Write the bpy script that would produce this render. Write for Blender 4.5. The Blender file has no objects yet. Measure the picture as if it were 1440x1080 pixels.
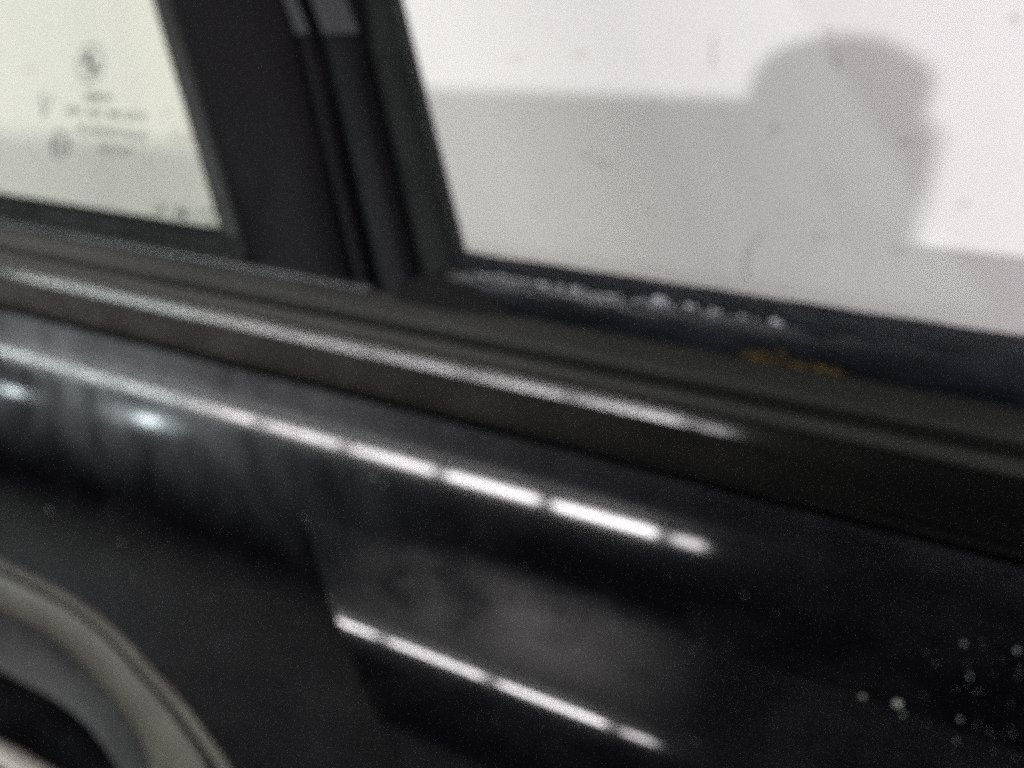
import bpy, bmesh, math, random
from mathutils import Vector, Matrix
random.seed(7)
S = bpy.context.scene
COL = S.collection
rad = math.radians

# ------------------------------------------------------------------ camera
# car axis = world x, wall normal = world y, z up.  Focal length 1080 px on a 1440 px wide picture.
F = 1080.0
_r = rad(3.5)
_d = Vector((-1850.0 - 720, 540 + 25.0, -F)).normalized()
XB = -_d
_p = math.atan(-(math.sin(_r) * XB.x + math.cos(_r) * XB.y) / XB.z)
ZB = Vector((math.sin(_r) * math.cos(_p), math.cos(_r) * math.cos(_p), math.sin(_p)))
YB = ZB.cross(XB)
ROT = Matrix((XB, YB, ZB))                       # camera axes -> world
FW = ROT @ Vector((0, 0, -1))
CAM = Vector((0, -0.009, 0.9)) - FW * 0.36
cd = bpy.data.cameras.new('camera')
cam = bpy.data.objects.new('camera', cd)
COL.objects.link(cam)
cam.matrix_world = Matrix.Translation(CAM) @ ROT.to_4x4()
cd.sensor_width = 36.0
cd.lens = 27.0
cd.clip_start = 0.01
cd.clip_end = 200
cd.dof.use_dof = True
cd.dof.focus_distance = 0.10
cd.dof.aperture_fstop = 12.5
S.camera = cam

# ------------------------------------------------------------------ world, exposure
w = bpy.data.worlds.new('World')
S.world = w
w.use_nodes = True
w.node_tree.nodes['Background'].inputs['Color'].default_value = (0.9, 0.97, 1.0, 1)
w.node_tree.nodes['Background'].inputs['Strength'].default_value = 0.012
S.view_settings.view_transform = 'Standard'
S.view_settings.look = 'None'
S.view_settings.exposure = 0.0
S.cycles.use_denoising = False                      # keep the fine grain of a dim phone picture
S.cycles.sampling_pattern = 'BLUE_NOISE'
S.cycles.max_bounces = 6
S.cycles.transparent_max_bounces = 16
S.cycles.sample_clamp_indirect = 1.5
S.cycles.sample_clamp_direct = 3.0

TUBE_L = 208.0
FLOOD_W = 1200.0
WALL_Y = 0.5


def ray(px, py):
    return (ROT @ Vector((px - 720, 540 - py, -F))).normalized()


def ony(px, py, y):
    v = ray(px, py)
    return CAM + v * ((y - CAM.y) / v.y)


GY, GS = 0.035, 0.28                              # window plane: y = GY + GS (z - 0.95)


def onglass(px, py, off=0.0):
    v = ray(px, py)
    n = Vector((0, 1, -GS))
    q = Vector((0, GY + off, 0.95))
    return CAM + v * ((q - CAM).dot(n) / v.dot(n))


# ------------------------------------------------------------------ helpers
def tag(o, label=None, cat=None, group=None, kind=None):
    if label: o['label'] = label
    if cat: o['category'] = cat
    if group: o['group'] = group
    if kind: o['kind'] = kind
    return o


def empty(name, loc=(0, 0, 0)):
    o = bpy.data.objects.new(name, None)
    o.empty_display_size = 0.05
    o.location = loc
    COL.objects.link(o)
    return o


def obj(name, verts, faces, mat, parent=None, smooth=None):
    me = bpy.data.meshes.new(name)
    me.from_pydata([tuple(v) for v in verts], [], faces)
    bm = bmesh.new(); bm.from_mesh(me)
    bmesh.ops.remove_doubles(bm, verts=bm.verts, dist=1e-6)
    bmesh.ops.recalc_face_normals(bm, faces=bm.faces)
    bm.to_mesh(me); bm.free()
    if smooth is not None:
        for p in me.polygons: p.use_smooth = True
        me.set_sharp_from_angle(angle=rad(smooth))
    me.materials.append(mat)
    o = bpy.data.objects.new(name, me)
    COL.objects.link(o)
    if parent:
        o.parent = parent
        loc = Vector((0, 0, 0)); q = parent
        while q: loc += q.location; q = q.parent
        me.transform(Matrix.Translation(-loc))
    return o


def bmobj(name, bm, mat, parent=None, smooth=None):
    me = bpy.data.meshes.new(name)
    bm.to_mesh(me); bm.free()
    if smooth is not None:
        for p in me.polygons: p.use_smooth = True
        me.set_sharp_from_angle(angle=rad(smooth))
    me.materials.append(mat)
    o = bpy.data.objects.new(name, me)
    COL.objects.link(o)
    if parent: o.parent = parent
    return o


def box(bm, x0, x1, y0, y1, z0, z1, bev=0.0):
    r = bmesh.ops.create_cube(bm, size=1.0)
    for v in r['verts']:
        v.co = Vector(((x0 + x1) / 2 + v.co.x * (x1 - x0), (y0 + y1) / 2 + v.co.y * (y1 - y0), (z0 + z1) / 2 + v.co.z * (z1 - z0)))
    if bev:
        es = list({e for v in r['verts'] for e in v.link_edges})
        bmesh.ops.bevel(bm, geom=es, offset=bev, segments=2, affect='EDGES', profile=0.5)


def tube(bm, a, b, r0, r1=None, n=14):
    a, b = Vector(a), Vector(b)
    r1 = r0 if r1 is None else r1
    L = (b - a).length
    m = Matrix.Translation((a + b) / 2) @ (b - a).to_track_quat('Z', 'Y').to_matrix().to_4x4()
    bmesh.ops.create_cone(bm, cap_ends=True, segments=n, radius1=r0, radius2=r1, depth=L, matrix=m)


def spline(pts, n=8):
    """Catmull-Rom through points of any dimension (tuples)."""
    out = []
    k = len(pts)
    for i in range(k - 1):
        p0 = pts[max(i - 1, 0)]; p1 = pts[i]; p2 = pts[i + 1]; p3 = pts[min(i + 2, k - 1)]
        for j in range(n):
            t = j / n
            out.append(tuple(0.5 * (2 * b + (c - a) * t + (2 * a - 5 * b + 4 * c - d) * t * t + (3 * b - a - 3 * c + d) * t ** 3)
                             for a, b, c, d in zip(p0, p1, p2, p3)))
    out.append(tuple(pts[-1]))
    return out


def extrude_x(name, prof, x0, x1, mat, parent, nx=40, smooth=40, wob=None):
    """closed (y, z) profile swept along the car axis, ends capped"""
    n = len(prof)
    vs, fs = [], []
    for i in range(nx + 1):
        x = x0 + (x1 - x0) * i / nx
        for j, (y, z) in enumerate(prof):
            dy = dz = 0
            if wob: dy, dz = wob(x, j)
            vs.append((x, y + dy, z + dz))
    for i in range(nx):
        for j in range(n):
            k = (j + 1) % n
            fs.append((i * n + j, i * n + k, (i + 1) * n + k, (i + 1) * n + j))
    fs.append(tuple(range(n))); fs.append(tuple(nx * n + j for j in range(n - 1, -1, -1)))
    return obj(name, vs, fs, mat, parent, smooth)


def zpx(py, y, px=720):
    return ony(px, py, y).z


# ------------------------------------------------------------------ materials
def mat(name, col, rough=0.5, spec=0.5, metal=0.0, coat=0.0):
    m = bpy.data.materials.new(name)
    m.use_nodes = True
    b = m.node_tree.nodes['Principled BSDF']
    b.inputs['Base Color'].default_value = (*col, 1)
    b.inputs['Roughness'].default_value = rough
    b.inputs['Specular IOR Level'].default_value = spec
    b.inputs['Metallic'].default_value = metal
    b.inputs['Coat Weight'].default_value = coat
    return m


def N(m, t, **kw):
    n = m.node_tree.nodes.new(t)
    for k, v in kw.items(): setattr(n, k, v)
    return n


def L(m, a, b): m.node_tree.links.new(a, b)


def coords(m, scale=(1, 1, 1), rot=(0, 0, 0)):
    tc = N(m, 'ShaderNodeTexCoord'); mp = N(m, 'ShaderNodeMapping')
    mp.inputs['Scale'].default_value = scale
    mp.inputs['Rotation'].default_value = rot
    L(m, tc.outputs['Object'], mp.inputs['Vector'])
    return mp.outputs['Vector']


def noise(m, vec, scale, detail=4, rough=0.55):
    n = N(m, 'ShaderNodeTexNoise')
    n.inputs['Scale'].default_value = scale
    n.inputs['Detail'].default_value = detail
    n.inputs['Roughness'].default_value = rough
    L(m, vec, n.inputs['Vector'])
    return n.outputs['Fac']


def ramp(m, fac, stops):
    r = N(m, 'ShaderNodeValToRGB')
    e = r.color_ramp.elements
    while len(e) < len(stops): e.new(0.5)
    for s, (p, c) in zip(e, stops):
        s.position = p
        s.color = (*c, 1) if len(c) == 3 else c
    L(m, fac, r.inputs['Fac'])
    return r.outputs['Color']


def mul(m, a, b):
    n = N(m, 'ShaderNodeMath', operation='MULTIPLY')
    L(m, a, n.inputs[0])
    if isinstance(b, float): n.inputs[1].default_value = b
    else: L(m, b, n.inputs[1])
    return n.outputs[0]


def mixcol(m, fac, a, b):
    n = N(m, 'ShaderNodeMix', data_type='RGBA')
    L(m, fac, n.inputs[0])
    for s, v in ((6, a), (7, b)):
        if isinstance(v, tuple): n.inputs[s].default_value = (*v, 1)
        else: L(m, v, n.inputs[s])
    return n.outputs[2]


def bsdf(m): return m.node_tree.nodes['Principled BSDF']


def dusty(name, col, dust, rough, spec, scale=60, lo=0.45, hi=0.75, stretch=(1, 1, 1), bump=0.0, rear_sheen=None, drough=0.25):
    """a base colour under an uneven film of dust"""
    m = mat(name, col, rough, spec)
    v = coords(m, stretch)
    f = ramp(m, noise(m, v, scale, 6, 0.65), [(lo, (0, 0, 0)), (hi, (1, 1, 1))])
    if rear_sheen:
        # reflection falloff painted in: the film turns paler towards the rear (-x) end
        sp = N(m, 'ShaderNodeSeparateXYZ'); L(m, coords(m), sp.inputs[0])
        g = N(m, 'ShaderNodeMapRange'); g.interpolation_type = 'SMOOTHSTEP'
        g.inputs['From Min'].default_value = 0.22; g.inputs['From Max'].default_value = -0.42
        g.inputs['To Min'].default_value = rear_sheen[0]; g.inputs['To Max'].default_value = rear_sheen[1]
        L(m, sp.outputs['X'], g.inputs['Value'])
        ad = N(m, 'ShaderNodeMath', operation='MULTIPLY_ADD'); L(m, f, ad.inputs[0]); ad.inputs[1].default_value = 0.5; ad.inputs[2].default_value = 0.5
        f = mul(m, ad.outputs[0], g.outputs[0])
    L(m, mixcol(m, f, col, dust), bsdf(m).inputs['Base Color'])
    rr = N(m, 'ShaderNodeMapRange')
    rr.inputs['To Min'].default_value = rough; rr.inputs['To Max'].default_value = min(1, rough + drough)
    L(m, f, rr.inputs['Value']); L(m, rr.outputs['Result'], bsdf(m).inputs['Roughness'])
    if bump:
        bp = N(m, 'ShaderNodeBump'); bp.inputs['Strength'].default_value = bump; bp.inputs['Distance'].default_value = 0.001
        L(m, noise(m, coords(m), 700, 3), bp.inputs['Height']); L(m, bp.outputs['Normal'], bsdf(m).inputs['Normal'])
    return m


def streak(m, scale, deg):
    """object coordinates turned about y, then squeezed: long marks leaning by deg from upright"""
    a = N(m, 'ShaderNodeMapping'); a.inputs['Scale'].default_value = scale
    L(m, coords(m, (1, 1, 1), (0, rad(deg), 0)), a.inputs['Vector'])
    return a.outputs['Vector']


# black paint with fine dust; upper-left reflected haze painted in as pale streaks
M_PAINT = mat('black_paint', (0.004, 0.004, 0.005), 0.055, 0.27)
_m = M_PAINT
_v = coords(_m, (1, 1, 1))
_s = ramp(_m, noise(_m, streak(_m, (9, 1, 3.2), 40), 2.6, 7, 0.68), [(0.36, (0.08, 0.08, 0.08)), (0.66, (1, 1, 1))])
_sep = N(_m, 'ShaderNodeSeparateXYZ'); L(_m, _v, _sep.inputs[0])
_g = N(_m, 'ShaderNodeMapRange'); _g.interpolation_type = 'SMOOTHSTEP'
_g.inputs['From Min'].default_value = 0.02; _g.inputs['From Max'].default_value = -0.36
L(_m, _sep.outputs['X'], _g.inputs['Value'])
_gz = N(_m, 'ShaderNodeMapRange'); _gz.interpolation_type = 'SMOOTHSTEP'
_gz.inputs['From Min'].default_value = 0.785; _gz.inputs['From Max'].default_value = 0.845
L(_m, _sep.outputs['Z'], _gz.inputs['Value'])
_haze = mul(_m, mul(_m, _g.outputs[0], _gz.outputs[0]), _s)
_fine = ramp(_m, noise(_m, coords(_m, (1, 1, 1.6)), 22, 6, 0.6), [(0.46, (0, 0, 0)), (0.8, (1, 1, 1))])
_c1 = mixcol(_m, mul(_m, _fine, 0.6), (0.002, 0.002, 0.003), (0.012, 0.012, 0.013))
# a dim reflection painted in as a paler patch, between the two pressed lines
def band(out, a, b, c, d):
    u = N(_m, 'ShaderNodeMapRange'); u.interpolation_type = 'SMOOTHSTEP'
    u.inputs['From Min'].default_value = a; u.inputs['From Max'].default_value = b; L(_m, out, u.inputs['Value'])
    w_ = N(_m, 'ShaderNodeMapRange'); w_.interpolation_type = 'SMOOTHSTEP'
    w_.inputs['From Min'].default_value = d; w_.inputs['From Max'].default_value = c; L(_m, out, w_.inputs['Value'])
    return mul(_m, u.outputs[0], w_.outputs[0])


_sheen = mul(_m, mul(_m, band(_sep.outputs['X'], -0.085, -0.02, 0.03, 0.12), band(_sep.outputs['Z'], 0.775, 0.795, 0.803, 0.822)),
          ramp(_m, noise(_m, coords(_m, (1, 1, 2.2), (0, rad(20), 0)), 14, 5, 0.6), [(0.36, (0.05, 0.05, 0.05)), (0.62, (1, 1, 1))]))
_rr = N(_m, 'ShaderNodeMapRange'); _rr.inputs['To Min'].default_value = 0.055; _rr.inputs['To Max'].default_value = 0.085
L(_m, _haze, _rr.inputs['Value']); L(_m, _rr.outputs['Result'], bsdf(_m).inputs['Roughness'])
_lz = N(_m, 'ShaderNodeMapRange'); _lz.interpolation_type = 'SMOOTHSTEP'
_lz.inputs['From Min'].default_value = 0.8525; _lz.inputs['From Max'].default_value = 0.858
L(_m, _sep.outputs['Z'], _lz.inputs['Value'])
_lx = N(_m, 'ShaderNodeMapRange'); _lx.interpolation_type = 'SMOOTHSTEP'
_lx.inputs['From Min'].default_value = 0.16; _lx.inputs['From Max'].default_value = -0.32
L(_m, _sep.outputs['X'], _lx.inputs['Value'])
_ln = ramp(_m, noise(_m, coords(_m, (1, 1, 1)), 60, 5, 0.6), [(0.3, (0.5, 0.5, 0.5)), (0.7, (1, 1, 1))])
_c1 = mixcol(_m, mul(_m, mul(_m, _lz.outputs[0], _lx.outputs[0]), _ln), _c1, (0.075, 0.070, 0.074))   # dust lying on the top edge
_c2 = mixcol(_m, _sheen, _c1, (0.066, 0.063, 0.064))
L(_m, mixcol(_m, _haze, _c2, (0.135, 0.143, 0.145)), bsdf(_m).inputs['Base Color'])

M_TRIM = dusty('satin_black_trim', (0.003, 0.003, 0.003), (0.098, 0.093, 0.085), 0.085, 0.18, 25, rear_sheen=(0.0, 1.0), drough=0.03)  # pale rear end stands for the trim's reflection falloff
M_RUBBER = dusty('weathered_rubber', (0.007, 0.0075, 0.0068), (0.11, 0.107, 0.10), 0.45, 0.25, 40, 0.35, 0.8, (0.15, 1, 1), 0.3, (0.05, 1.0))
M_LEDGE = dusty('dusty_grey_ledge', (0.007, 0.0075, 0.0068), (0.10, 0.097, 0.092), 0.5, 0.2, 30, 0.35, 0.8, (0.2, 1, 1), 0.3, (0.03, 1.0))
M_LIP = dusty('smooth_grey_lip', (0.025, 0.025, 0.026), (0.09, 0.088, 0.09), 0.22, 0.5, 30, 0.4, 0.8, (0.2, 1, 1))
M_SEAL = dusty('wet_black_seal', (0.005, 0.006, 0.008), (0.014, 0.015, 0.02), 0.3, 0.3, 60, 0.45, 0.8, (0.3, 1, 1), 0.1)
M_DARK = mat('black_gap', (0.004, 0.004, 0.004), 0.8, 0.2)
M_PILLAR = dusty('pillar_gloss_black', (0.0035, 0.003, 0.004), (0.006, 0.005, 0.0068), 0.5, 0.05, 9)
M_EDGE = dusty('grey_edge_rubber', (0.018, 0.018, 0.018), (0.03, 0.029, 0.029), 0.5, 0.15, 30)
M_BLKRUB = dusty('black_rubber', (0.005, 0.006, 0.006), (0.010, 0.0115, 0.011), 0.55, 0.1, 30)
M_PILLAR2 = dusty('pillar_matt_black', (0.003, 0.003, 0.004), (0.005, 0.0048, 0.006), 0.45, 0.06, 9)
M_HANDLE = dusty('olive_grey_plastic', (0.085, 0.082, 0.066), (0.115, 0.11, 0.089), 0.42, 0.4, 35)
M_RIM = dusty('grey_handle_rim', (0.10, 0.095, 0.08), (0.14, 0.132, 0.11), 0.42, 0.3, 35)
M_GROOVE = mat('rim_groove_black', (0.012, 0.011, 0.010), 0.6, 0.2)
M_CUP = dusty('dark_handle_cup', (0.035, 0.035, 0.036), (0.06, 0.058, 0.056), 0.5, 0.3, 30)
M_GRIP = dusty('pale_sheen_grip', (0.38, 0.35, 0.31), (0.48, 0.45, 0.41), 0.35, 0.5, 30)  # pale base colour stands for a glossy highlight on the grip

M_WALL = mat('white_painted_wall', (0.8, 0.8, 0.79), 0.7, 0.2)
_m = M_WALL
_a = noise(_m, coords(_m), 1.7, 5, 0.6)
_b = ramp(_m, noise(_m, coords(_m, (1, 1, 0.7)), 26, 3, 0.5), [(0.69, (0, 0, 0)), (0.76, (1, 1, 1))])
_c = mixcol(_m, _a, (0.83, 0.83, 0.82), (0.75, 0.745, 0.74))
L(_m, mixcol(_m, mul(_m, _b, 0.18), _c, (0.42, 0.40, 0.37)), bsdf(_m).inputs['Base Color'])
_bp = N(_m, 'ShaderNodeBump'); _bp.inputs['Strength'].default_value = 0.15; _bp.inputs['Distance'].default_value = 0.004
L(_m, noise(_m, coords(_m), 45, 5), _bp.inputs['Height']); L(_m, _bp.outputs['Normal'], bsdf(_m).inputs['Normal'])

M_SCUFF = mat('scuff', (0.63, 0.61, 0.59), 0.8, 0.2)
M_FLOOR = dusty('concrete_floor', (0.065, 0.063, 0.06), (0.10, 0.097, 0.092), 0.6, 0.3, 3)
M_CEIL = dusty('pale_ceiling', (0.42, 0.42, 0.42), (0.5, 0.5, 0.49), 0.8, 0.2, 3)
M_FARWALL = dusty('drab_wall', (0.012, 0.012, 0.012), (0.022, 0.021, 0.021), 0.8, 0.2, 2)
M_STEEL = mat('lamp_housing', (0.35, 0.35, 0.35), 0.5, 0.5)
M_SHADOW_CAB = dusty('shadow_cabinet_steel', (0.02, 0.03, 0.05), (0.05, 0.055, 0.06), 0.45, 0.4, 12)
M_FABRIC = dusty('dark_fabric', (0.02, 0.02, 0.022), (0.04, 0.04, 0.04), 0.9, 0.2, 80)
M_FLECK = mat('pale_fleck', (0.24, 0.26, 0.235), 0.4, 0.4)
M_DROP_GLINT = mat('water_bead', (0.50, 0.50, 0.54), 0.2, 0.4)  # pale colour stands for lamp glints on the seal
M_LICHEN = dusty('ochre_lichen', (0.075, 0.052, 0.022), (0.13, 0.09, 0.035), 0.95, 0.1, 300)
M_ALGAE = dusty('green_algae', (0.10, 0.14, 0.10), (0.2, 0.25, 0.19), 0.95, 0.1, 200)
M_PRINT = mat('grey_etched_print', (0.075, 0.08, 0.075), 0.7, 0.2)
M_PRINT_DARK = mat('dark_etched_print', (0.03, 0.03, 0.035), 0.6, 0.2)


def emis(name, col, s):
    m = mat(name, (0.8, 0.8, 0.8), 0.5)
    bsdf(m).inputs['Emission Color'].default_value = (*col, 1)
    bsdf(m).inputs['Emission Strength'].default_value = s
    m.cycles.emission_sampling = 'FRONT'
    return m


def glass_mat(name, tint):
    m = bpy.data.materials.new(name); m.use_nodes = True
    nt = m.node_tree; nt.nodes.clear()
    out = N(m, 'ShaderNodeOutputMaterial'); mx = N(m, 'ShaderNodeMixShader')
    tr = N(m, 'ShaderNodeBsdfTransparent'); gl = N(m, 'ShaderNodeBsdfGlossy'); fr = N(m, 'ShaderNodeFresnel')
    tr.inputs['Color'].default_value = (*tint, 1); gl.inputs['Roughness'].default_value = 0.01
    fr.inputs['IOR'].default_value = 1.18
    ge = N(m, 'ShaderNodeNewGeometry'); sb = N(m, 'ShaderNodeMath', operation='SUBTRACT'); sb.inputs[0].default_value = 1.0
    L(m, ge.outputs['Backfacing'], sb.inputs[1])
    L(m, mul(m, fr.outputs[0], sb.outputs[0]), mx.inputs[0]); L(m, tr.outputs[0], mx.inputs[1]); L(m, gl.outputs[0], mx.inputs[2])
    L(m, mx.outputs[0], out.inputs['Surface'])
    return m


M_GLASS_Q = glass_mat('green_tinted_glass', (0.98, 0.985, 0.94))
M_GLASS = glass_mat('clear_glass', (0.995, 0.988, 0.992))

# ------------------------------------------------------------------ room (structure)
X0, X1, YB_, ZC = -13.0, 9.0, -11.0, 2.9


def slab(name, x0, x1, y0, y1, z0, z1, m):
    bm = bmesh.new(); box(bm, x0, x1, y0, y1, z0, z1)
    return tag(bmobj(name, bm, m), kind='structure')


slab('floor', X0, X1, YB_, WALL_Y, -0.1, 0.0, M_FLOOR)
slab('ceiling', X0, X1, YB_, WALL_Y, ZC, ZC + 0.1, M_CEIL)
wall = slab('wall', X0, X1, WALL_Y, WALL_Y + 0.1, -0.1, ZC + 0.1, M_WALL)
slab('back_wall', X0, X1, YB_ - 0.1, YB_, -0.1, ZC + 0.1, M_FARWALL)

# scuffs and specks on the wall: thin raised crumbs of old dirt, each a part of the wall
def scuff(path, wd):
    pts = [ony(x, y, WALL_Y) for x, y in path]
    vs, fs = [], []
    k = len(pts)
    for i, p in enumerate(pts):
        t = (pts[min(i + 1, k - 1)] - pts[max(i - 1, 0)]).normalized()
        n = Vector((-t.z, 0, t.x))
        ww = wd * (0.35 + 0.65 * math.sin(math.pi * (i + 0.5) / k))
        a, b = p + n * ww, p - n * ww
        vs += [(a.x, WALL_Y - 0.0002, a.z), (p.x, WALL_Y - 0.0012, p.z), (b.x, WALL_Y - 0.0002, b.z)]
    for i in range(k - 1):
        for j in range(2):
            fs.append((3 * i + j, 3 * i + j + 1, 3 * i + j + 4, 3 * i + j + 3))
    o = obj('scuff_mark', vs, fs, M_SCUFF, wall)
    return o


for path, wd in [([(1006, 46), (1004, 70), (1004, 95)], 0.002), ([(1174, 74), (1178, 86), (1180, 98)], 0.003),
                 ([(1083, 183), (1090, 179), (1097, 176)], 0.004), ([(1150, 326), (1155, 330), (1160, 331)], 0.004),
                 ([(808, 77), (816, 76), (824, 74)], 0.003), ([(722, 82), (727, 80), (732, 82)], 0.003),
                 ([(1266, 200), (1274, 197), (1282, 195)], 0.003), ([(818, 216), (838, 224), (858, 232)], 0.002),
                 ([(1075, 326), (1062, 340), (1053, 357), (1049, 376), (1050, 392)], 0.003),
                 ([(1165, 36), (1168, 44), (1173, 50)], 0.002), ([(912, 296), (917, 298), (922, 298)], 0.002),
                 ([(1348, 290), (1356, 286), (1364, 285)], 0.002), ([(1256, 350), (1266, 351), (1276, 350)], 0.003),
                 ([(1424, 22), (1430, 26), (1434, 27)], 0.003), ([(252, 197), (262, 194), (272, 192)], 0.006),
                 ([(36, 98), (44, 96), (52, 97)], 0.003)]:
    scuff(path, wd)

# ------------------------------------------------------------------ the door
door = empty('car_door', (0.0, 0.0, 0.0))
tag(door, 'glossy black car door with two side windows and recessed handle, before a white wall', 'car door')
DX0, DX1 = -0.95, 1.35
ELEV = 17.0
RUP = 0.70


def body_profile():
    """normal elevation against height, integrated to a (y, z) section"""
    zp1 = zpx(693, -0.020)
    pts_up, pts_dn = [], []
    y, z = -0.020, zp1
    nP1 = 0.5 * (30.8 + ELEV)
    # upward to the lip
    st = 0.0005
    s = 0.0
    while s < 0.0245:
        if s < 0.010: th = nP1 + math.degrees(s / RUP)
        else: th = nP1 + math.degrees(0.010 / RUP) + (s - 0.010) / 0.0145 * 26
        y += st * math.sin(rad(th)); z += st * math.cos(rad(th)); s += st
        pts_up.append((y, z, th))
    tail = pts_up[-1]
    for k in range(1, 17):                          # rolled edge into the gap
        a = rad(tail[2] + k * 7)
        y += 0.00035 * math.sin(a); z += 0.00035 * math.cos(a)
        pts_up.append((y, z, 0))
    y, z, s = -0.020, zp1, 0.0
    while s < 0.25:
        th = nP1 - math.degrees(min(s, 0.012) / RUP) - 4 * min(max((s - 0.012) / 0.03, 0), 1)
        y -= st * math.sin(rad(th)); z -= st * math.cos(rad(th)); s += st
        pts_dn.append((y, z))
    return [(a, b) for a, b, _ in reversed(pts_up)] + [(-0.020, zp1)] + pts_dn


BASE = body_profile()
BASE_ALL = BASE
ZP2 = zpx(967, -0.060)
ZC2 = ZP2 + 0.036                                   # sharp hollow above the lower swelling
BASE = [q for i, q in enumerate(BASE_ALL) if i < 22 or i % 4 == 0 or abs(q[1] - ZC2) < 0.004]


def sstep(a, b, x):
    t = min(max((x - a) / (b - a), 0), 1)
    return t * t * (3 - 2 * t)


BASE_TH_LOW = 0.5 * (30.8 + ELEV) - math.degrees(0.012 / RUP) - 4
TH2 = 0.5 * (45.0 + ELEV)
RLOW = 0.22
_tab = []
_z, _y = ZC2 + 0.012, 0.0
while _z > 0.60:
    t = (ZC2 - _z)
    on = 1.0 if t >= 0 else 0.0
    th = TH2 + math.degrees((0.036 - t) / RLOW)
    extra = math.tan(rad(max(th, BASE_TH_LOW))) - math.tan(rad(BASE_TH_LOW))
    _y -= 0.0005 * extra * on
    _tab.append((_z, _y)); _z -= 0.0005


def swell(z):
    if z >= _tab[0][0]: return 0.0
    i = min(int((_tab[0][0] - z) / 0.0005), len(_tab) - 1)
    k = min(i + 1, len(_tab) - 1); f = (_tab[0][0] - z) / 0.0005 - i
    return _tab[i][1] + (_tab[k][1] - _tab[i][1]) * min(max(f, 0), 1)


HR0, HR1 = ony(220, 945, -0.05), ony(330, 1088, -0.05)
_fp = ony(476, 880, -0.06)
FADE = _fp.x - (HR0.x + (HR1.x - HR0.x) * (_fp.z - HR0.z) / (HR1.z - HR0.z))


def body_y(x, y, z):
    xr = HR0.x + (HR1.x - HR0.x) * (z - HR0.z) / (HR1.z - HR0.z)
    d = x - xr - FADE
    if d < 0: return y
    return y + sstep(0, 0.003, d) * swell(z)


# handle outline on the panel (traced quadrant, the rest closed as the same rounded oblong)
HQ = [(-60, 757), (0, 786), (60, 815), (120, 850), (172, 893), (220, 945), (262, 992), (298, 1040), (330, 1088), (352, 1150),
      (345, 1230), (300, 1300), (220, 1335), (120, 1330), (0, 1290), (-140, 1225), (-280, 1140), (-390, 1040), (-430, 950), (-410, 860),
      (-350, 790), (-260, 745), (-160, 735), (-60, 757)]


def base_at(z):
    for (ya, za), (yb, zb) in zip(BASE, BASE[1:]):
        if za >= z >= zb: return ya + (yb - ya) * (za - z) / max(za - zb, 1e-9)
    (ya, za), (yb, zb) = BASE[-2], BASE[-1]
    return yb + (yb - ya) * (z - zb) / (zb - za)


HYP = base_at(0.76)
def on_base(px, py):
    y = HYP
    for _ in range(40):
        y = 0.5 * y + 0.5 * base_at(ony(px, py, y).z)
    return ony(px, py, y)


HOUT = [on_base(x, y) for x, y in spline(HQ, 6)[:-1]]
HC = sum(HOUT, Vector()) / len(HOUT)


def inside(poly, x, z):
    c = False
    for i in range(len(poly)):
        a, b = poly[i], poly[i - 1]
        if (a.z > z) != (b.z > z) and x < (b.x - a.x) * (z - a.z) / (b.z - a.z) + a.x: c = not c
    return c


def scaled(f): return [HC + (p - HC) * f for p in HOUT]


HIN = scaled(0.965)
# body panel skin: fine grid, hole for the handle cup, folded back for thickness
XS, x = [], DX0
while x < DX1:
    XS.append(x); x += 0.0008 if -0.135 < x < -0.03 else 0.004
XS.append(DX1)
nx = len(XS) - 1
vs, fs = [], []
np_ = len(BASE)
for x in XS:
    for (y, z) in BASE:
        vs.append((x, body_y(x, y, z), z))
for i in range(nx):
    for j in range(np_ - 1):
        x = 0.5 * (XS[i] + XS[i + 1])
        z = 0.5 * (BASE[j][1] + BASE[j + 1][1])
        if inside(HIN, x, z): continue
        fs.append((i * np_ + j, i * np_ + j + 1, (i + 1) * np_ + j + 1, (i + 1) * np_ + j))
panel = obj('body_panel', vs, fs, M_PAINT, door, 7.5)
md = panel.modifiers.new('thick', 'SOLIDIFY'); md.thickness = 0.0012; md.offset = -1
# lower skin of the door down to its foot, out of the picture but standing on the floor
yb, zb = BASE[-1]
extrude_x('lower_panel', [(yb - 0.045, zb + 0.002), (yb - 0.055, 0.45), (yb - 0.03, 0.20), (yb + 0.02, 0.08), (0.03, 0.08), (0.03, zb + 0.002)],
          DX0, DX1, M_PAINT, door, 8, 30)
for fx in (-0.7, 1.0):
    bm = bmesh.new(); box(bm, fx, fx + 0.08, -0.05, 0.03, 0.0, 0.082, 0.006)
    bmobj('wooden_block', bm, M_FLOOR, door)

# belt: gap, trim, ledges (each swept along the door)
extrude_x('trim_gap', [(0.006, zpx(590, 0.006)), (0.006, zpx(645, 0.006)), (0.014, zpx(645, 0.006)), (0.014, zpx(590, 0.006))], DX0, DX1, M_DARK, door, 20)
tp = [(0.0015, zpx(521, 0.0015))]
zt = zpx(526, -0.0048); y_, s_ = -0.0048, 0.0
tp.append((y_ + 0.0022, zt + 0.0010)); tp.append((y_, zt))
NT = 0.5 * (22.5 + ELEV)
RT = 0.30
z_ = zt
for k in range(14):
    th = NT + math.degrees((0.0036 - s_) / RT)
    y_ -= 0.0005 * math.sin(rad(th)); z_ -= 0.0005 * math.cos(rad(th)); s_ += 0.0005
    tp.append((y_, z_))
for k in range(5):
    a = rad(NT - 3 - k * 7)
    y_ -= 0.0005 * math.sin(a); z_ -= 0.0005 * math.cos(a)
    tp.append((y_, z_))
tp += [(y_ + 0.0006, z_ - 0.006), (y_ + 0.0018, zpx(596, y_ + 0.0018)), (y_ + 0.0034, zpx(601, y_ + 0.0034)), (0.010, zpx(600, 0.010)), (0.010, zpx(521, 0.0015))]
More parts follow.
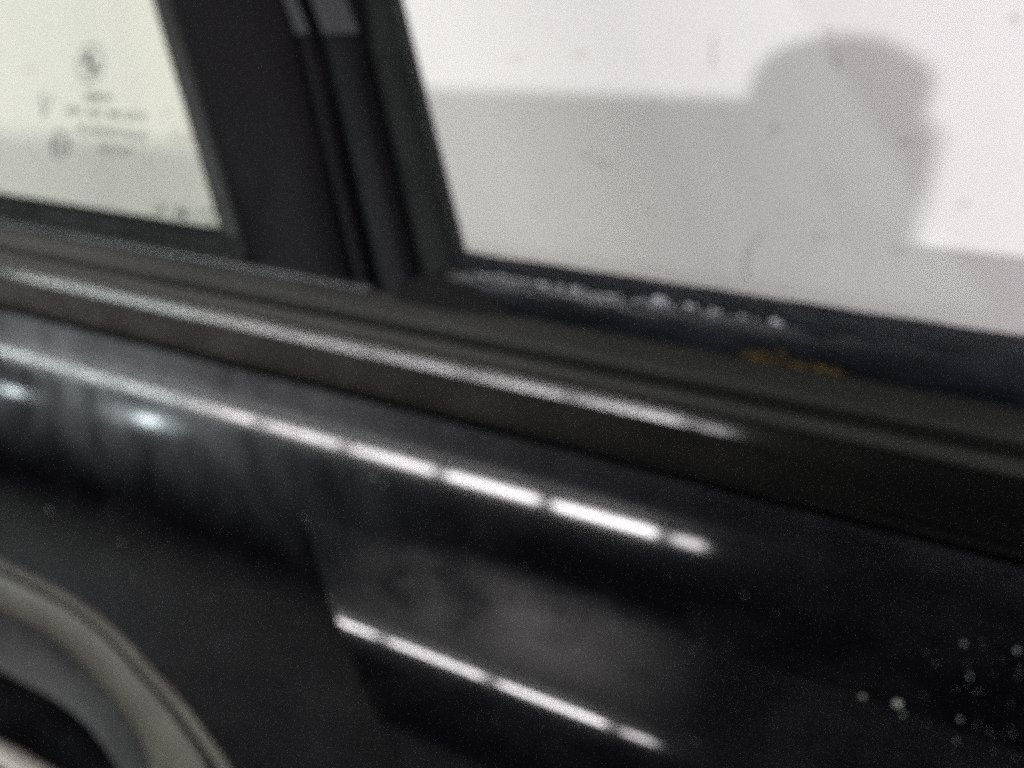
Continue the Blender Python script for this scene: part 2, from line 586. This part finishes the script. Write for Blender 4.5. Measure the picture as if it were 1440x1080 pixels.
extrude_x('belt_trim', tp, DX0, DX1, M_TRIM, door, 60, 25)

def P(*a): return [(y, zpx(py, y)) for py, y in a]

# outer ledge between trim and channel, then the raised inner ledge
extrude_x('outer_ledge', spline(P((519, 0.0018), (512, 0.0035), (504, 0.0050), (500, 0.0068)), 4) + P((499, 0.0085)) + [(0.0090, zpx(519, 0.0018) - 0.01), (0.0025, zpx(519, 0.0018) - 0.01)],
          DX0, DX1, M_RUBBER, door, 60, 35)
extrude_x('ledge_groove', [(0.0130, 0.88), (0.0130, zpx(483, 0.0104) - 0.006), (0.0160, zpx(483, 0.0104) - 0.006), (0.0160, 0.88)], DX0, DX1, M_DARK, door, 20)
extrude_x('inner_ledge', spline(P((483, 0.0104), (477, 0.0110), (468, 0.0130), (456, 0.0165), (447, 0.0195), (442, 0.0225)), 3) + [(0.0245, zpx(442, 0.0225) - 0.002), (0.0245, 0.88), (0.0200, 0.88), (0.0165, zpx(483, 0.0104) - 0.001)],
          DX0, DX1, M_LEDGE, door, 60, 35)

# ---------------------------------------------------------------- windows
PILL_B_R = onglass(640, 352)
TOPZ = 1.42


def up_to(p, q, z):
    """point on the line p->q carried on to height z"""
    t = (z - p.z) / (q.z - p.z)
    return p + (q - p) * t


def glass(name, corners, m, th=0.004):
    n = Vector((0, 1, -GS)).normalized() * th
    vs = list(corners) + [c + n for c in corners]
    k = len(corners)
    fs = [tuple(range(k)), tuple(range(2 * k - 1, k - 1, -1))] + [(i, (i + 1) % k, k + (i + 1) % k, k + i) for i in range(k)]
    return obj(name, vs, fs, m, door)


def gpt(x, z, off=0.0): return Vector((x, GY + off + GS * (z - 0.95), z))


qg = [onglass(340, 345, 0.004), onglass(232, -30, 0.004)]
quarter = glass('quarter_glass', [gpt(-0.93, 0.925, 0.004), gpt(qg[0].x, 0.925, 0.004), up_to(onglass(340, 345, 0.004), onglass(250, 0, 0.004), TOPZ), gpt(-0.93, TOPZ, 0.004)], M_GLASS_Q)
rg0 = onglass(625, 352, 0.006)
window = glass('window_glass', [gpt(rg0.x, 0.925, 0.006), gpt(1.34, 0.925, 0.006), gpt(1.34, TOPZ, 0.006), up_to(rg0, onglass(545, 0, 0.006), TOPZ)], M_GLASS)

# pillar: slim extruded strips side by side, each its own depth
def strip(name, top, bot, off, m, depth=0.016, crown=0.002, nseg=8, roll=1.0, zb=None):
    """strip between image columns top=(x0,x1) at y=0 and bot=((x,y),(x,y)), carried up to the roof rail"""
    a0, a1 = onglass(top[0], 0, off), onglass(top[1], 0, off)
    b0, b1 = onglass(*bot[0], off), onglass(*bot[1], off)
    a0, a1 = up_to(b0, a0, TOPZ), up_to(b1, a1, TOPZ)
    inw = Vector((0, 1, -GS)).normalized()
    rows, ny = [], 24
    for i in range(ny + 1):
        t = i / ny
        l, r = b0.lerp(a0, t), b1.lerp(a1, t)
        row = []
        for j in range(nseg + 1):
            u = j / nseg
            c = 1 - abs(2 * u - 1) ** 4
            row.append(l.lerp(r, u) - inw * (crown * c))
        row += [r + inw * depth, l + inw * depth]
        rows.append(row)
    k = len(rows[0])
    vs = [v for row in rows for v in row]
    fs = []
    for i in range(ny):
        for j in range(k):
            q = (j + 1) % k
            fs.append((i * k + j, i * k + q, (i + 1) * k + q, (i + 1) * k + j))
    fs.append(tuple(range(k))); fs.append(tuple(range(ny * k + k - 1, ny * k - 1, -1)))
    return obj(name, vs, fs, m, door, 35)


strip('quarter_seal', (214, 242), ((316, 345), (352, 352)), 0.000, M_EDGE, 0.012, 0.0015)
strip('pillar_cover', (242, 398), ((350, 372), (497, 428)), -0.006, M_PILLAR, 0.022, 0.004, 14)
strip('pillar_channel', (398, 410), ((497, 424), (508, 427)), 0.004, M_DARK, 0.010, 0.0)
strip('pillar_rib', (408, 432), ((506, 428), (528, 434)), -0.003, M_PILLAR, 0.016, 0.003)
strip('pillar_channel', (430, 442), ((526, 428), (540, 428)), 0.006, M_DARK, 0.010, 0.0)
strip('window_frame', (440, 500), ((538, 436), (596, 436)), -0.002, M_PILLAR2, 0.016, 0.003)
strip('window_channel', (498, 508), ((594, 432), (606, 430)), 0.004, M_DARK, 0.010, 0.0)
strip('window_seal', (506, 552), ((604, 430), (652, 400)), 0.000, M_BLKRUB, 0.014, 0.002)
# small plates added near the pillar top, tilted to make a lamp glint
M_GLINT = mat('glint_plate_gloss', (0.006, 0.006, 0.007), 0.33, 0.07)
for xa, xb in ((396, 414), (434, 484)):
    vs = []
    for yy, dx in ((-70, -16), (46, 14)):
        b0 = onglass(xa + dx, yy, -0.012); b1 = onglass(xb + dx, yy, -0.012)
        vs += [b0, b1]
    cy = 0.5 * (vs[0].y + vs[2].y); cz = 0.5 * (vs[0].z + vs[2].z)
    front = [Vector((v.x, cy + math.tan(rad(5.6)) * (v.z - cz), v.z)) for v in vs]
    back = [v + Vector((0, 0.016, 0)) for v in front]
    obj('pillar_glint_plate', front + back, [(0, 1, 3, 2), (4, 6, 7, 5), (0, 4, 5, 1), (2, 3, 7, 6), (0, 2, 6, 4), (1, 5, 7, 3)], M_GLINT, door)
# roof rail over both windows and the outer uprights (out of the picture)
extrude_x('roof_rail', [(GY + GS * (TOPZ - 0.96) - 0.012, TOPZ - 0.01), (GY + GS * (TOPZ - 0.95) - 0.012, TOPZ + 0.05), (GY + GS * (TOPZ - 0.95) + 0.03, TOPZ + 0.05), (GY + GS * (TOPZ - 0.96) + 0.03, TOPZ - 0.01)],
          DX0, DX1, M_PILLAR, door, 6, 30)
for ux in (DX0, DX1 - 0.03):
    vs = []
    for z in (0.92, TOPZ - 0.008):
        yy = GY + GS * (z - 0.95)
        vs += [(ux, yy - 0.01, z), (ux + 0.03, yy - 0.01, z), (ux + 0.03, yy + 0.02, z), (ux, yy + 0.02, z)]
    obj('frame_upright', vs, [(0, 1, 2, 3), (7, 6, 5, 4), (0, 1, 5, 4), (1, 2, 6, 5), (2, 3, 7, 6), (3, 0, 4, 7)], M_PILLAR, door)

# lower seals
def wobble(amp):
    ph = [random.uniform(0, 6.28) for _ in range(8)]
    def f(x, j):
        return (amp * (math.sin(x * 90 + ph[j % 8]) + math.sin(x * 233 + ph[(j + 3) % 8])) * 0.5, amp * math.sin(x * 150 + ph[(j + 5) % 8]) * 0.5)
    return f


lseal = spline(P((386, 0.0335), (392, 0.0310), (404, 0.0290), (424, 0.0270), (434, 0.0255), (440, 0.0235)), 3)
extrude_x('quarter_lower_seal', lseal + [(0.0235, lseal[-1][1] - 0.006), (0.0335, lseal[-1][1] - 0.006)], DX0 + 0.035, onglass(350, 350).x, M_BLKRUB, door, 60, 40)
xs = onglass(648, 360).x
rseal = spline(P((363, 0.0345), (368, 0.0320), (376, 0.0285), (384, 0.0250), (393, 0.0228), (404, 0.0216), (418, 0.0212), (432, 0.0222), (443, 0.0240)), 4)
extrude_x('window_lower_seal', rseal + [(0.0345, rseal[-1][1])], xs, DX1 - 0.035, M_SEAL, door, 260, 45, wobble(0.00035))
# rounded moulded corner where the window seal climbs into the pillar
c0 = onglass(600, 436, -0.004); c1 = onglass(690, 436, -0.004)
cp = [onglass(x, y, -0.010) for x, y in spline([(560, 437), (560, 405), (600, 385), (640, 372), (652, 372), (664, 392), (678, 412), (700, 428), (726, 442)], 4)]
inw = Vector((0, 1, -GS)).normalized() * 0.014
k = len(cp)
obj('corner_seal', cp + [c + inw for c in cp], [tuple(range(k)), tuple(range(2 * k - 1, k - 1, -1))] + [(i, (i + 1) % k, k + (i + 1) % k, k + i) for i in range(k)], M_DARK, door, 40)

# end of the quarter window moulding lying on the ledge, catching the lamps
mz = P((446, 0.0190), (438, 0.0205), (434, 0.0235))
lip = spline(P((450, 0.0168), (446, 0.0162), (440, 0.0172), (436, 0.0195), (436, 0.0225)), 4)
extrude_x('quarter_lip', lip + [(0.0225, lip[0][1] - 0.002), (0.0168, lip[0][1] - 0.002)], DX0 + 0.035, ony(522, 418, 0.018).x, M_LIP, door, 50, 40)

# ---------------------------------------------------------------- handle
def ring(name, fa, ya, fb, yb_, mat_, nr=6, bulge=0.0, parent=None):
    """band between two scaled outlines, with its own rounded section"""
    A = scaled(fa); B = scaled(fb); k = len(A)
    vs, fs = [], []
    for i in range(nr + 1):
        t = i / nr
        for a, b in zip(A, B):
            p = a.lerp(b, t); vs.append((p.x, base_at(p.z) + ya + (yb_ - ya) * t - bulge * math.sin(math.pi * t), p.z))
    for i in range(nr):
        for j in range(k):
            q = (j + 1) % k
            fs.append((i * k + j, i * k + q, (i + 1) * k + q, (i + 1) * k + j))
    return obj(name, vs, fs, mat_, parent, 50)


hd = bpy.data.objects.new('door_handle', None); COL.objects.link(hd); hd.parent = door
ring('handle_rim', 1.0, 0.001, 0.95, 0.001, M_RIM, 8, 0.004, hd)
ring('rim_groove', 0.95, 0.001, 0.875, 0.003, M_GROOVE, 8, -0.009, hd)
ring('handle_surround', 0.875, 0.003, 0.62, 0.008, M_HANDLE, 8, 0.0025, hd)
cup_o = scaled(0.625); k = len(cup_o)
vs, fs = [], []
for i in range(9):
    t = i / 8
    for p in cup_o:
        q = HC + (p - HC) * (1 - 0.9 * t)
        vs.append((q.x, base_at(q.z) + 0.006 + 0.036 * math.sin(t * math.pi / 2), q.z))
for i in range(8):
    for j in range(k):
        q = (j + 1) % k
        fs.append((i * k + j, i * k + q, (i + 1) * k + q, (i + 1) * k + j))
fs.append(tuple(8 * k + j for j in range(k)))
obj('handle_cup', vs, fs, M_CUP, hd, 60)
# grip bar across the cup
ga = [on_base(x, y) - Vector((0, 0.006, 0)) for x, y in spline([(-330, 905), (-220, 945), (-110, 985), (0, 1034), (75, 1076), (170, 1140), (260, 1225)], 5)]
vs, fs = [], []
for i, p in enumerate(ga):
    t = i / (len(ga) - 1)
    rr = 0.011
    yo = 0.012 * (abs(2 * t - 1) ** 3)
    for j in range(16):
        a = 2 * math.pi * j / 16
        vs.append((p.x - rr * 0.25 * math.cos(a), p.y + yo - rr * 0.75 * math.sin(a), p.z - 0.011 + rr * math.cos(a)))
for i in range(len(ga) - 1):
    for j in range(16):
        q = (j + 1) % 16
        fs.append((i * 16 + j, i * 16 + q, (i + 1) * 16 + q, (i + 1) * 16 + j))
fs.append(tuple(range(16))); fs.append(tuple((len(ga) - 1) * 16 + j for j in range(15, -1, -1)))
obj('handle_grip', vs, fs, M_GRIP, hd, 60)

# ---------------------------------------------------------------- etched stamp on the quarter glass
def put_print(name, polys, m, off=-0.0003):
    """flat print laid on the outer face of the quarter glass; polys of (u, v) metres about an origin"""
    vs, fs = [], []
    for poly in polys:
        b = len(vs)
        vs += poly; fs.append(tuple(range(b, b + len(poly))))
    return vs, fs


_go = onglass(128, 90, 0.004)
GU = Vector((1, 0, 0)); GV = Vector((0, GS, 1)).normalized(); GN = Vector((0, 1, -GS)).normalized()


def gl(u, v, off=-0.0003): return _go + GU * u + GV * v + GN * off


def uv(px, py):
    p = onglass(px, py, 0.004) - _go
    return p.dot(GU), p.dot(GV)


def stamp(name, polys, m, lab=None, off=-0.0003):
    vs, fs = [], []
    for poly in polys:
        b = len(vs)
        vs += [gl(u, v, off) for u, v in poly]; fs.append(tuple(range(b, b + len(poly))))
    o = obj(name, vs, fs, m, quarter)
    if lab: o['label'] = lab
    return o


def annulus(cu, cv, r0, r1, a0=0, a1=360, n=40):
    out = []
    for i in range(n):
        p, q = rad(a0 + (a1 - a0) * i / n), rad(a0 + (a1 - a0) * (i + 1) / n)
        out.append([(cu + r * math.cos(a), cv + r * math.sin(a)) for r, a in ((r0, p), (r1, p), (r1, q), (r0, q))])
    return out


RR = abs(uv(128, 62)[1] - uv(128, 118)[1]) / 2
stamp('roundel', annulus(0, 0, RR * 0.93, RR * 1.02) + annulus(0, 0, RR * 0.56, RR * 0.62), M_PRINT, 'round quartered car badge etched in grey on the glass')
def sector(a0, a1, r): return [(0, 0)] + [(r * math.cos(rad(a0 + (a1 - a0) * i / 8)), r * math.sin(rad(a0 + (a1 - a0) * i / 8))) for i in range(9)]
stamp('roundel_quarter', [sector(90, 180, RR * 0.56)], M_PRINT_DARK)
stamp('roundel_quarter', [sector(270, 360, RR * 0.56)], M_PRINT_DARK)


def text(name, s, px, py, hpx, m, wpx=None):
    cu = bpy.data.curves.new(name, 'FONT'); cu.body = s; cu.size = 1.0
    cu.align_x = 'LEFT'; cu.offset = 0.012
    o = bpy.data.objects.new(name, cu); COL.objects.link(o)
    bpy.context.view_layer.update()
    me = bpy.data.meshes.new_from_object(o)
    bpy.data.objects.remove(o)
    xs_ = [v.co.x for v in me.vertices]; ys_ = [v.co.y for v in me.vertices]
    u0, v0 = uv(px, py)
    h = abs(uv(px, py)[1] - uv(px, py - hpx)[1])
    wd = abs(uv(px + wpx, py)[0] - u0)
    sx = wd / (max(xs_) - min(xs_)); sy = h / (max(ys_) - min(ys_))
    for v in me.vertices:
        v.co = gl(u0 + (v.co.x - min(xs_)) * sx, v0 + (v.co.y - min(ys_)) * sy)
    me.materials.clear(); me.materials.append(m)
    q = bpy.data.objects.new(name, me); COL.objects.link(q); q.parent = quarter
    return q


text('lettering', 'BMW', 120, 141, 11, M_PRINT, 40)
text('lettering', '43R  AS2  M2 DOT', 92, 161, 12, M_PRINT, 116)
text('lettering', 'SICHERHEITSGLAS', 108, 186, 11, M_PRINT, 98)
text('lettering', 'SEKURIT', 140, 214, 11, M_PRINT, 48)
u_, v_ = uv(85, 203)
stamp('approval_mark', annulus(u_, v_, RR * 0.62, RR * 0.74), M_PRINT)
text('lettering', 'E1', 75, 212, 18, M_PRINT, 20)
u_, v_ = uv(64, 150)
stamp('check_mark', [[(u_ - .006, v_ + .009), (u_ - .0035, v_ + .009), (u_ + .001, v_ - .006), (u_ - .0005, v_ - .009)],
                     [(u_ - .0005, v_ - .009), (u_ + .001, v_ - .006), (u_ + .007, v_ + .007), (u_ + .0055, v_ + .008)]], M_PRINT)

# ---------------------------------------------------------------- dirt and painted drop glints on the door
def clumps(name, pts, rmin, rmax, m, parent, flat=0.6):
    bm = bmesh.new()
    for p in pts:
        r = random.uniform(rmin, rmax)
        mt = Matrix.Translation(p) @ Matrix.Rotation(random.uniform(0, 3), 4, 'Y') @ Matrix.Diagonal((r * random.uniform(0.8, 1.7), r * flat, r, 1))
        bmesh.ops.create_icosphere(bm, subdivisions=1, radius=1.0, matrix=mt)
    return tag(bmobj(name, bm, m, parent, 80), kind='stuff')


seq = []
for cx, n in ((1062, 50), (1085, 24), (1132, 36), (1160, 30), (1185, 6)):
    for _ in range(n):
        px = random.gauss(cx, 13)
        py = 504 + (px - 1065) * 0.185 + random.gauss(0, 6)
        seq.append(ony(px, py, 0.0215 + random.uniform(-0.001, 0.001)))
clumps('lichen', seq, 0.0003, 0.0009, M_LICHEN, door)
seq = []
for _ in range(46):
    px = random.uniform(215, 318); py = 278 + (px - 215) * 0.16 + 24 * random.random() ** 0.6
    seq.append(onglass(px, py, 0.0035))
clumps('algae', seq, 0.0006, 0.0016, M_ALGAE, door, 0.3)
seq = []
for _ in range(30):
    px = random.gauss(335, 16); py = 372 + (px - 335) * 0.2 + random.gauss(0, 4)
    seq.append(ony(px, py, 0.0225))
clumps('grit', seq, 0.0004, 0.0011, mat('brown_grit', (0.13, 0.10, 0.075), 0.9, 0.2), door)
# beads on the window seal, lamp glints put into their pale colour
bm = bmesh.new()
beads = []
for i in range(420):
    px = 668 + 435 * (i / 420) ** 0.95 + random.uniform(-3, 3)
    if random.random() < (0.1 if px < 890 else 0.62): continue
    beads.append((px, 386 + (px - 668) * 0.165 + random.gauss(0, 1.6), random.uniform(0.0005, 0.00095)))
for px, py, r in ((924, 421, .0018), (1088, 452, .0014), (968, 430, .0012), (1003, 436, .0010), (760, 399, .0012), (705, 389, .0010), (1040, 444, .0009)):
    beads.append((px, py, r)); beads.append((px + 9, py + 2, r * 0.7))
for px, py, r in beads:
    y = 0.0232 + random.uniform(-0.0006, 0.0006)
    bmesh.ops.create_icosphere(bm, subdivisions=1, radius=1.0, matrix=Matrix.Translation(ony(px, py, y)) @ Matrix.Diagonal((r * 1.3, r * 0.7, r, 1)))
tag(bmobj('water_glints', bm, M_DROP_GLINT, door, 80), kind='stuff')


def on_body(px, py):
    y = -0.03
    for _ in range(30):
        p = ony(px, py, y)
        y = 0.5 * y + 0.5 * body_y(p.x, base_at(p.z), p.z)
    return ony(px, py, y)


bm = bmesh.new()  # flecks coloured pale to stand for glints in wet drops
fl = [(1262, 990, .0019), (1213, 980, .0011), (1270, 1005, .0007), (1364, 952, .0006), (1350, 1012, .0007), (1430, 915, .0009), (1345, 1042, .0006), (525, 672, .0012),
      (540, 682, .0008), (70, 718, .0013), (170, 762, .0009), (190, 815, .0008), (862, 880, .0007), (300, 838, .0006), (1355, 905, .0008)]
for _ in range(34):
    fl.append((random.gauss(1375, 75), random.gauss(975, 60), random.uniform(.0002, .0004)))
for _ in range(50):
    fl.append((random.uniform(400, 1100), random.uniform(780, 1075), random.uniform(.0002, .00045)))
for px, py, r in fl:
    p = on_body(px, py)
    bmesh.ops.create_icosphere(bm, subdivisions=1, radius=1.0, matrix=Matrix.Translation(p) @ Matrix.Diagonal((r, r * 0.4, r, 1)))
tag(bmobj('drop_glints', bm, M_FLECK, door, 80), kind='stuff')

# ------------------------------------------------------------------ lamps of the workshop
def diffuser(bm, h=0.467):
    r = 0.055
    pr = [(r * math.cos(rad(a)), r * math.sin(rad(a))) for a in (10, -45, -90, -135, -190)]
    rows = [[bm.verts.new((x, y, z)) for y, z in pr] for x in (-h, h)]
    for i in range(4): bm.faces.new((rows[0][i], rows[0][i + 1], rows[1][i + 1], rows[1][i]))
    for rw in rows: bm.faces.new(rw)
    bm.faces.new((rows[0][0], rows[1][0], rows[1][4], rows[0][4]))
    bmesh.ops.recalc_face_normals(bm, faces=bm.faces)


TX_END, TDX, TRHO = -0.55, 1.13, 6.5
TY = -0.022 - TRHO * math.cos(rad(ELEV)); TZ = 0.851 + TRHO * math.sin(rad(ELEV))
M_TUBE = emis('tube_diffuser', (1.0, 0.97, 0.98), TUBE_L)
M_TUBE_END = emis('end_tube_diffuser', (1.0, 0.97, 0.98), TUBE_L * 0.32)
M_TUBE_DIM = emis('old_tube_diffuser', (0.93, 1.0, 0.98), TUBE_L * 0.75)
for i in range(9):
    hl = 0.475 if i else 0.13
    t = empty('tube_light', (-0.93 - TDX * (i - 0.5) if i else -0.73, TY, TZ))
    tag(t, ('white tube light, %s from the right end of the bright reflected row' % ('first and shortest', 'second', 'third', 'fourth', 'fifth', 'sixth')[i]) if i < 6 else
        ('dimmer greenish tube light, %s beyond the bright ones towards the left' % ('first', 'second', 'third')[i - 6]), 'tube light', 'tube lights in one row under the ceiling')
    bm = bmesh.new(); box(bm, -hl - 0.07, hl + 0.07, -0.085, 0.085, 0.045, 0.10, 0.006); box(bm, -0.012, 0.012, -0.012, 0.012, 0.10, ZC - TZ)
    bmobj('lamp_housing', bm, M_STEEL, t)
    bm = bmesh.new()
    diffuser(bm, hl)
    bmobj('lamp_tube', bm, M_TUBE_END if i == 0 else M_TUBE if i < 6 else M_TUBE_DIM, t, 40)

for i in range(3):  # unseen fill row, added to brighten the wall
    t = empty('tube_light', (2.8 + 1.2 * i, -1.7, TZ))
    tag(t, 'added white fill tube light of the short row on the right, %s from the door' % ('nearest', 'second', 'farthest')[i], 'tube light', 'added fill tube lights in the short row on the right')
    bm = bmesh.new(); box(bm, -0.56, 0.56, -0.085, 0.085, 0.045, 0.10, 0.006); box(bm, -0.012, 0.012, -0.012, 0.012, 0.10, ZC - TZ)
    bmobj('lamp_housing', bm, M_STEEL, t)
    bm = bmesh.new(); diffuser(bm)
    bmobj('lamp_tube', bm, M_TUBE, t, 40)

# the work lamp whose light throws the shadow on the wall
FL = Vector((4.3, -5.36, 1.34))
_W = ony(1360, 356, WALL_Y)
_rz = rseal[6]
FL.z = _W.z + (_rz[1] - _W.z) / (WALL_Y - _rz[0]) * (WALL_Y - FL.y)
wl = empty('work_lamp', (FL.x, FL.y, 0))
tag(wl, 'round work lamp on a tripod shining level at the white wall', 'work lamp')
aim = (Vector((-0.1, WALL_Y, 1.0)) - FL).normalized()
hb = Vector((0, 0, FL.z))
bm = bmesh.new(); tube(bm, hb - aim * 0.16, hb - aim * 0.01, 0.04, 0.09, 24)
bmobj('lamp_head', bm, M_STEEL, wl, 40)
bm = bmesh.new(); tube(bm, hb - aim * 0.008, hb - aim * 0.003, 0.085, n=24)
bmobj('lamp_lens', bm, emis('lamp_lens', (1, 0.98, 0.95), 20), wl, 40)
bm = bmesh.new(); tube(bm, hb - aim * 0.09 - Vector((0, 0, 0.05)), (-aim.x * 0.09, -aim.y * 0.09, 0.35), 0.015)
bmobj('lamp_pole', bm, M_STEEL, wl, 40)
for k in range(3):
    a = k * 2.094
    bm = bmesh.new(); tube(bm, (-aim.x * 0.09, -aim.y * 0.09, 0.5), (0.35 * math.cos(a) - aim.x * 0.09, 0.35 * math.sin(a) - aim.y * 0.09, 0.0), 0.012)
    bmobj('leg', bm, M_STEEL, wl, 40)
ld = bpy.data.lights.new('work_light', 'SPOT')
ld.energy = FLOOD_W; ld.color = (1.0, 0.99, 0.985); ld.shadow_soft_size = 0.024; ld.spot_size = rad(40); ld.spot_blend = 0.25
lo = bpy.data.objects.new('work_light', ld); COL.objects.link(lo)
lo.parent = wl; lo.location = hb + aim * 0.03
lo.rotation_euler = aim.to_track_quat('-Z', 'Y').to_euler()

# cabinet, headrest and crate behind the photographer, turned square to the work lamp: added unseen to cast the wall shadow
_W0 = ony(870, 200, WALL_Y)
_dh = Vector((FL.x - _W0.x, FL.y - _W0.y, 0)).normalized()
SU = Vector((-_dh.y, _dh.x, 0))
SROT = math.atan2(_dh.x, -_dh.y)


def shadow_uz(px, py, Q):
    W = ony(px, py, WALL_Y)
    v = FL - W
    p = W + v * ((Q - W).dot(_dh) / v.dot(_dh))
    return (p - Q).dot(SU), p.z


def ground(frac):
    q = _W0 + (FL - _W0) * frac
    return Vector((q.x, q.y, 0))


Q1 = ground(0.28)
a = shadow_uz(470, 146, Q1); b = shadow_uz(1050, 138, Q1); c = shadow_uz(1274, 240, Q1)
cab = empty('shadow_cabinet', Q1)
cab.rotation_euler.z = SROT
tag(cab, 'unseen dark blue steel cabinet added behind the camera to cast the wall shadow', 'cabinet')
bm = bmesh.new(); box(bm, a[0], c[0], -0.4, 0.0, 0.03, b[1], 0.004)
bmobj('shadow_cabinet_body', bm, M_SHADOW_CAB, cab)
for k in range(5):
    z0 = 0.06 + k * 0.2
    bm = bmesh.new(); box(bm, a[0] + 0.03, c[0] - 0.03, 0.0, 0.012, z0, z0 + 0.185, 0.004)
    dr = bmobj('shadow_cabinet_drawer', bm, M_SHADOW_CAB, cab)
    um = (a[0] + c[0]) / 2
    bm = bmesh.new(); box(bm, um - 0.12, um + 0.12, 0.012, 0.025, z0 + 0.14, z0 + 0.155, 0.003)
    bmobj('handle', bm, M_STEEL, dr)
for uu in (a[0] + 0.04, c[0] - 0.04):
    for vv in (-0.36, -0.05):
        bm = bmesh.new(); tube(bm, (uu, vv, 0), (uu, vv, 0.032), 0.02)
        bmobj('shadow_cabinet_foot', bm, M_STEEL, cab)
out = [shadow_uz(x, y, Q1) for x, y in spline([(1050, 142), (1058, 104), (1082, 74), (1125, 54), (1180, 46), (1235, 50), (1276, 70), (1303, 90), (1308, 108), (1301, 140), (1295, 172)], 5)]
hr = empty('shadow_headrest', Q1 + Vector((0, 0, b[1])))
hr.rotation_euler.z = SROT
tag(hr, 'unseen dark headrest added on the cabinet end, shaped to cast the rounded shadow', 'headrest')
cu_ = sum(p[0] for p in out) / len(out)
vs, fs = [], []
prof = [(-0.13, 0.80), (-0.12, 0.92), (-0.08, 1.0), (-0.04, 1.0), (-0.005, 0.94), (0.0, 0.82)]
for yo, sc in prof:
    for u, z in out:
        vs.append((cu_ + (u - cu_) * sc, yo, max((z - b[1]) * sc, 0.0005)))
k = len(out)
for i in range(len(prof) - 1):
    for j in range(k):
        q = (j + 1) % k
        fs.append((i * k + j, i * k + q, (i + 1) * k + q, (i + 1) * k + j))
fs.append(tuple(range(k))); fs.append(tuple((len(prof) - 1) * k + j for j in range(k - 1, -1, -1)))
o = obj('cushion', vs, fs, M_FABRIC, None, 50)
o.parent = hr
Q2 = ground(0.45)
ka, kb = shadow_uz(-500, 215, Q2), shadow_uz(480, 205, Q2)
kz = shadow_uz(150, 196, Q2)[1]
kr = empty('shadow_crate', Q2)
kr.rotation_euler.z = SROT
tag(kr, 'unseen slatted wooden crate added beyond the cabinet to shade the wall', 'crate')
M_SHADOW_WOOD = dusty('shadow_crate_wood', (0.22, 0.15, 0.09), (0.32, 0.23, 0.14), 0.8, 0.2, 6)
for k in range(7):
    bm = bmesh.new(); hh = (kz - 0.02) / 7; z0 = 0.02 + hh * k
    box(bm, ka[0], kb[0], -0.02, 0.0, z0, z0 + hh - (0.004 if k < 6 else 0), 0.002)
    bmobj('shadow_crate_plank', bm, M_SHADOW_WOOD, kr)
bm = bmesh.new(); box(bm, ka[0] + 0.01, kb[0] - 0.01, -0.30, -0.021, 0.0, kz - 0.03, 0.003)
bmobj('shadow_crate_body', bm, M_SHADOW_WOOD, kr)

# a small clear bulb lamp hanging in the hall: the bright bluish spot in the paint
def mirror_lamp(px, py, dist, r, label, strength, el):
    p = on_body(px, py)
    rc = math.hypot(p.y - CAM.y, p.z - CAM.z)
    lx = p.x + (p.x - CAM.x) * dist / rc
    q = Vector((lx, p.y - dist * math.cos(rad(el)), p.z + dist * math.sin(rad(el))))
    o = empty('hanging_lamp', q)
    tag(o, label, 'hanging lamp', 'bulb lamps hanging in the hall')
    bm = bmesh.new(); bmesh.ops.create_uvsphere(bm, u_segments=20, v_segments=12, radius=r)
    bmobj('bulb', bm, emis('bulb_glow', (0.86, 0.97, 1.0), strength), o, 60)
    bm = bmesh.new(); tube(bm, (0, 0, r * 0.9), (0, 0, r * 0.9 + 0.08), 0.04, 0.03); tube(bm, (0, 0, r * 0.9 + 0.08), (0, 0, max(0.2, ZC - q.z)), 0.006)
    bmobj('socket', bm, M_STEEL, o, 40)


mirror_lamp(211, 583, 4.5, 0.085, 'bluish white bulb lamp hanging nearest, below the row of tube lights', 900, 11.2)
mirror_lamp(-14, 612, 4.5, 0.07, 'bluish white bulb lamp hanging farther left, lower than the other bulb', 200, 8.5)
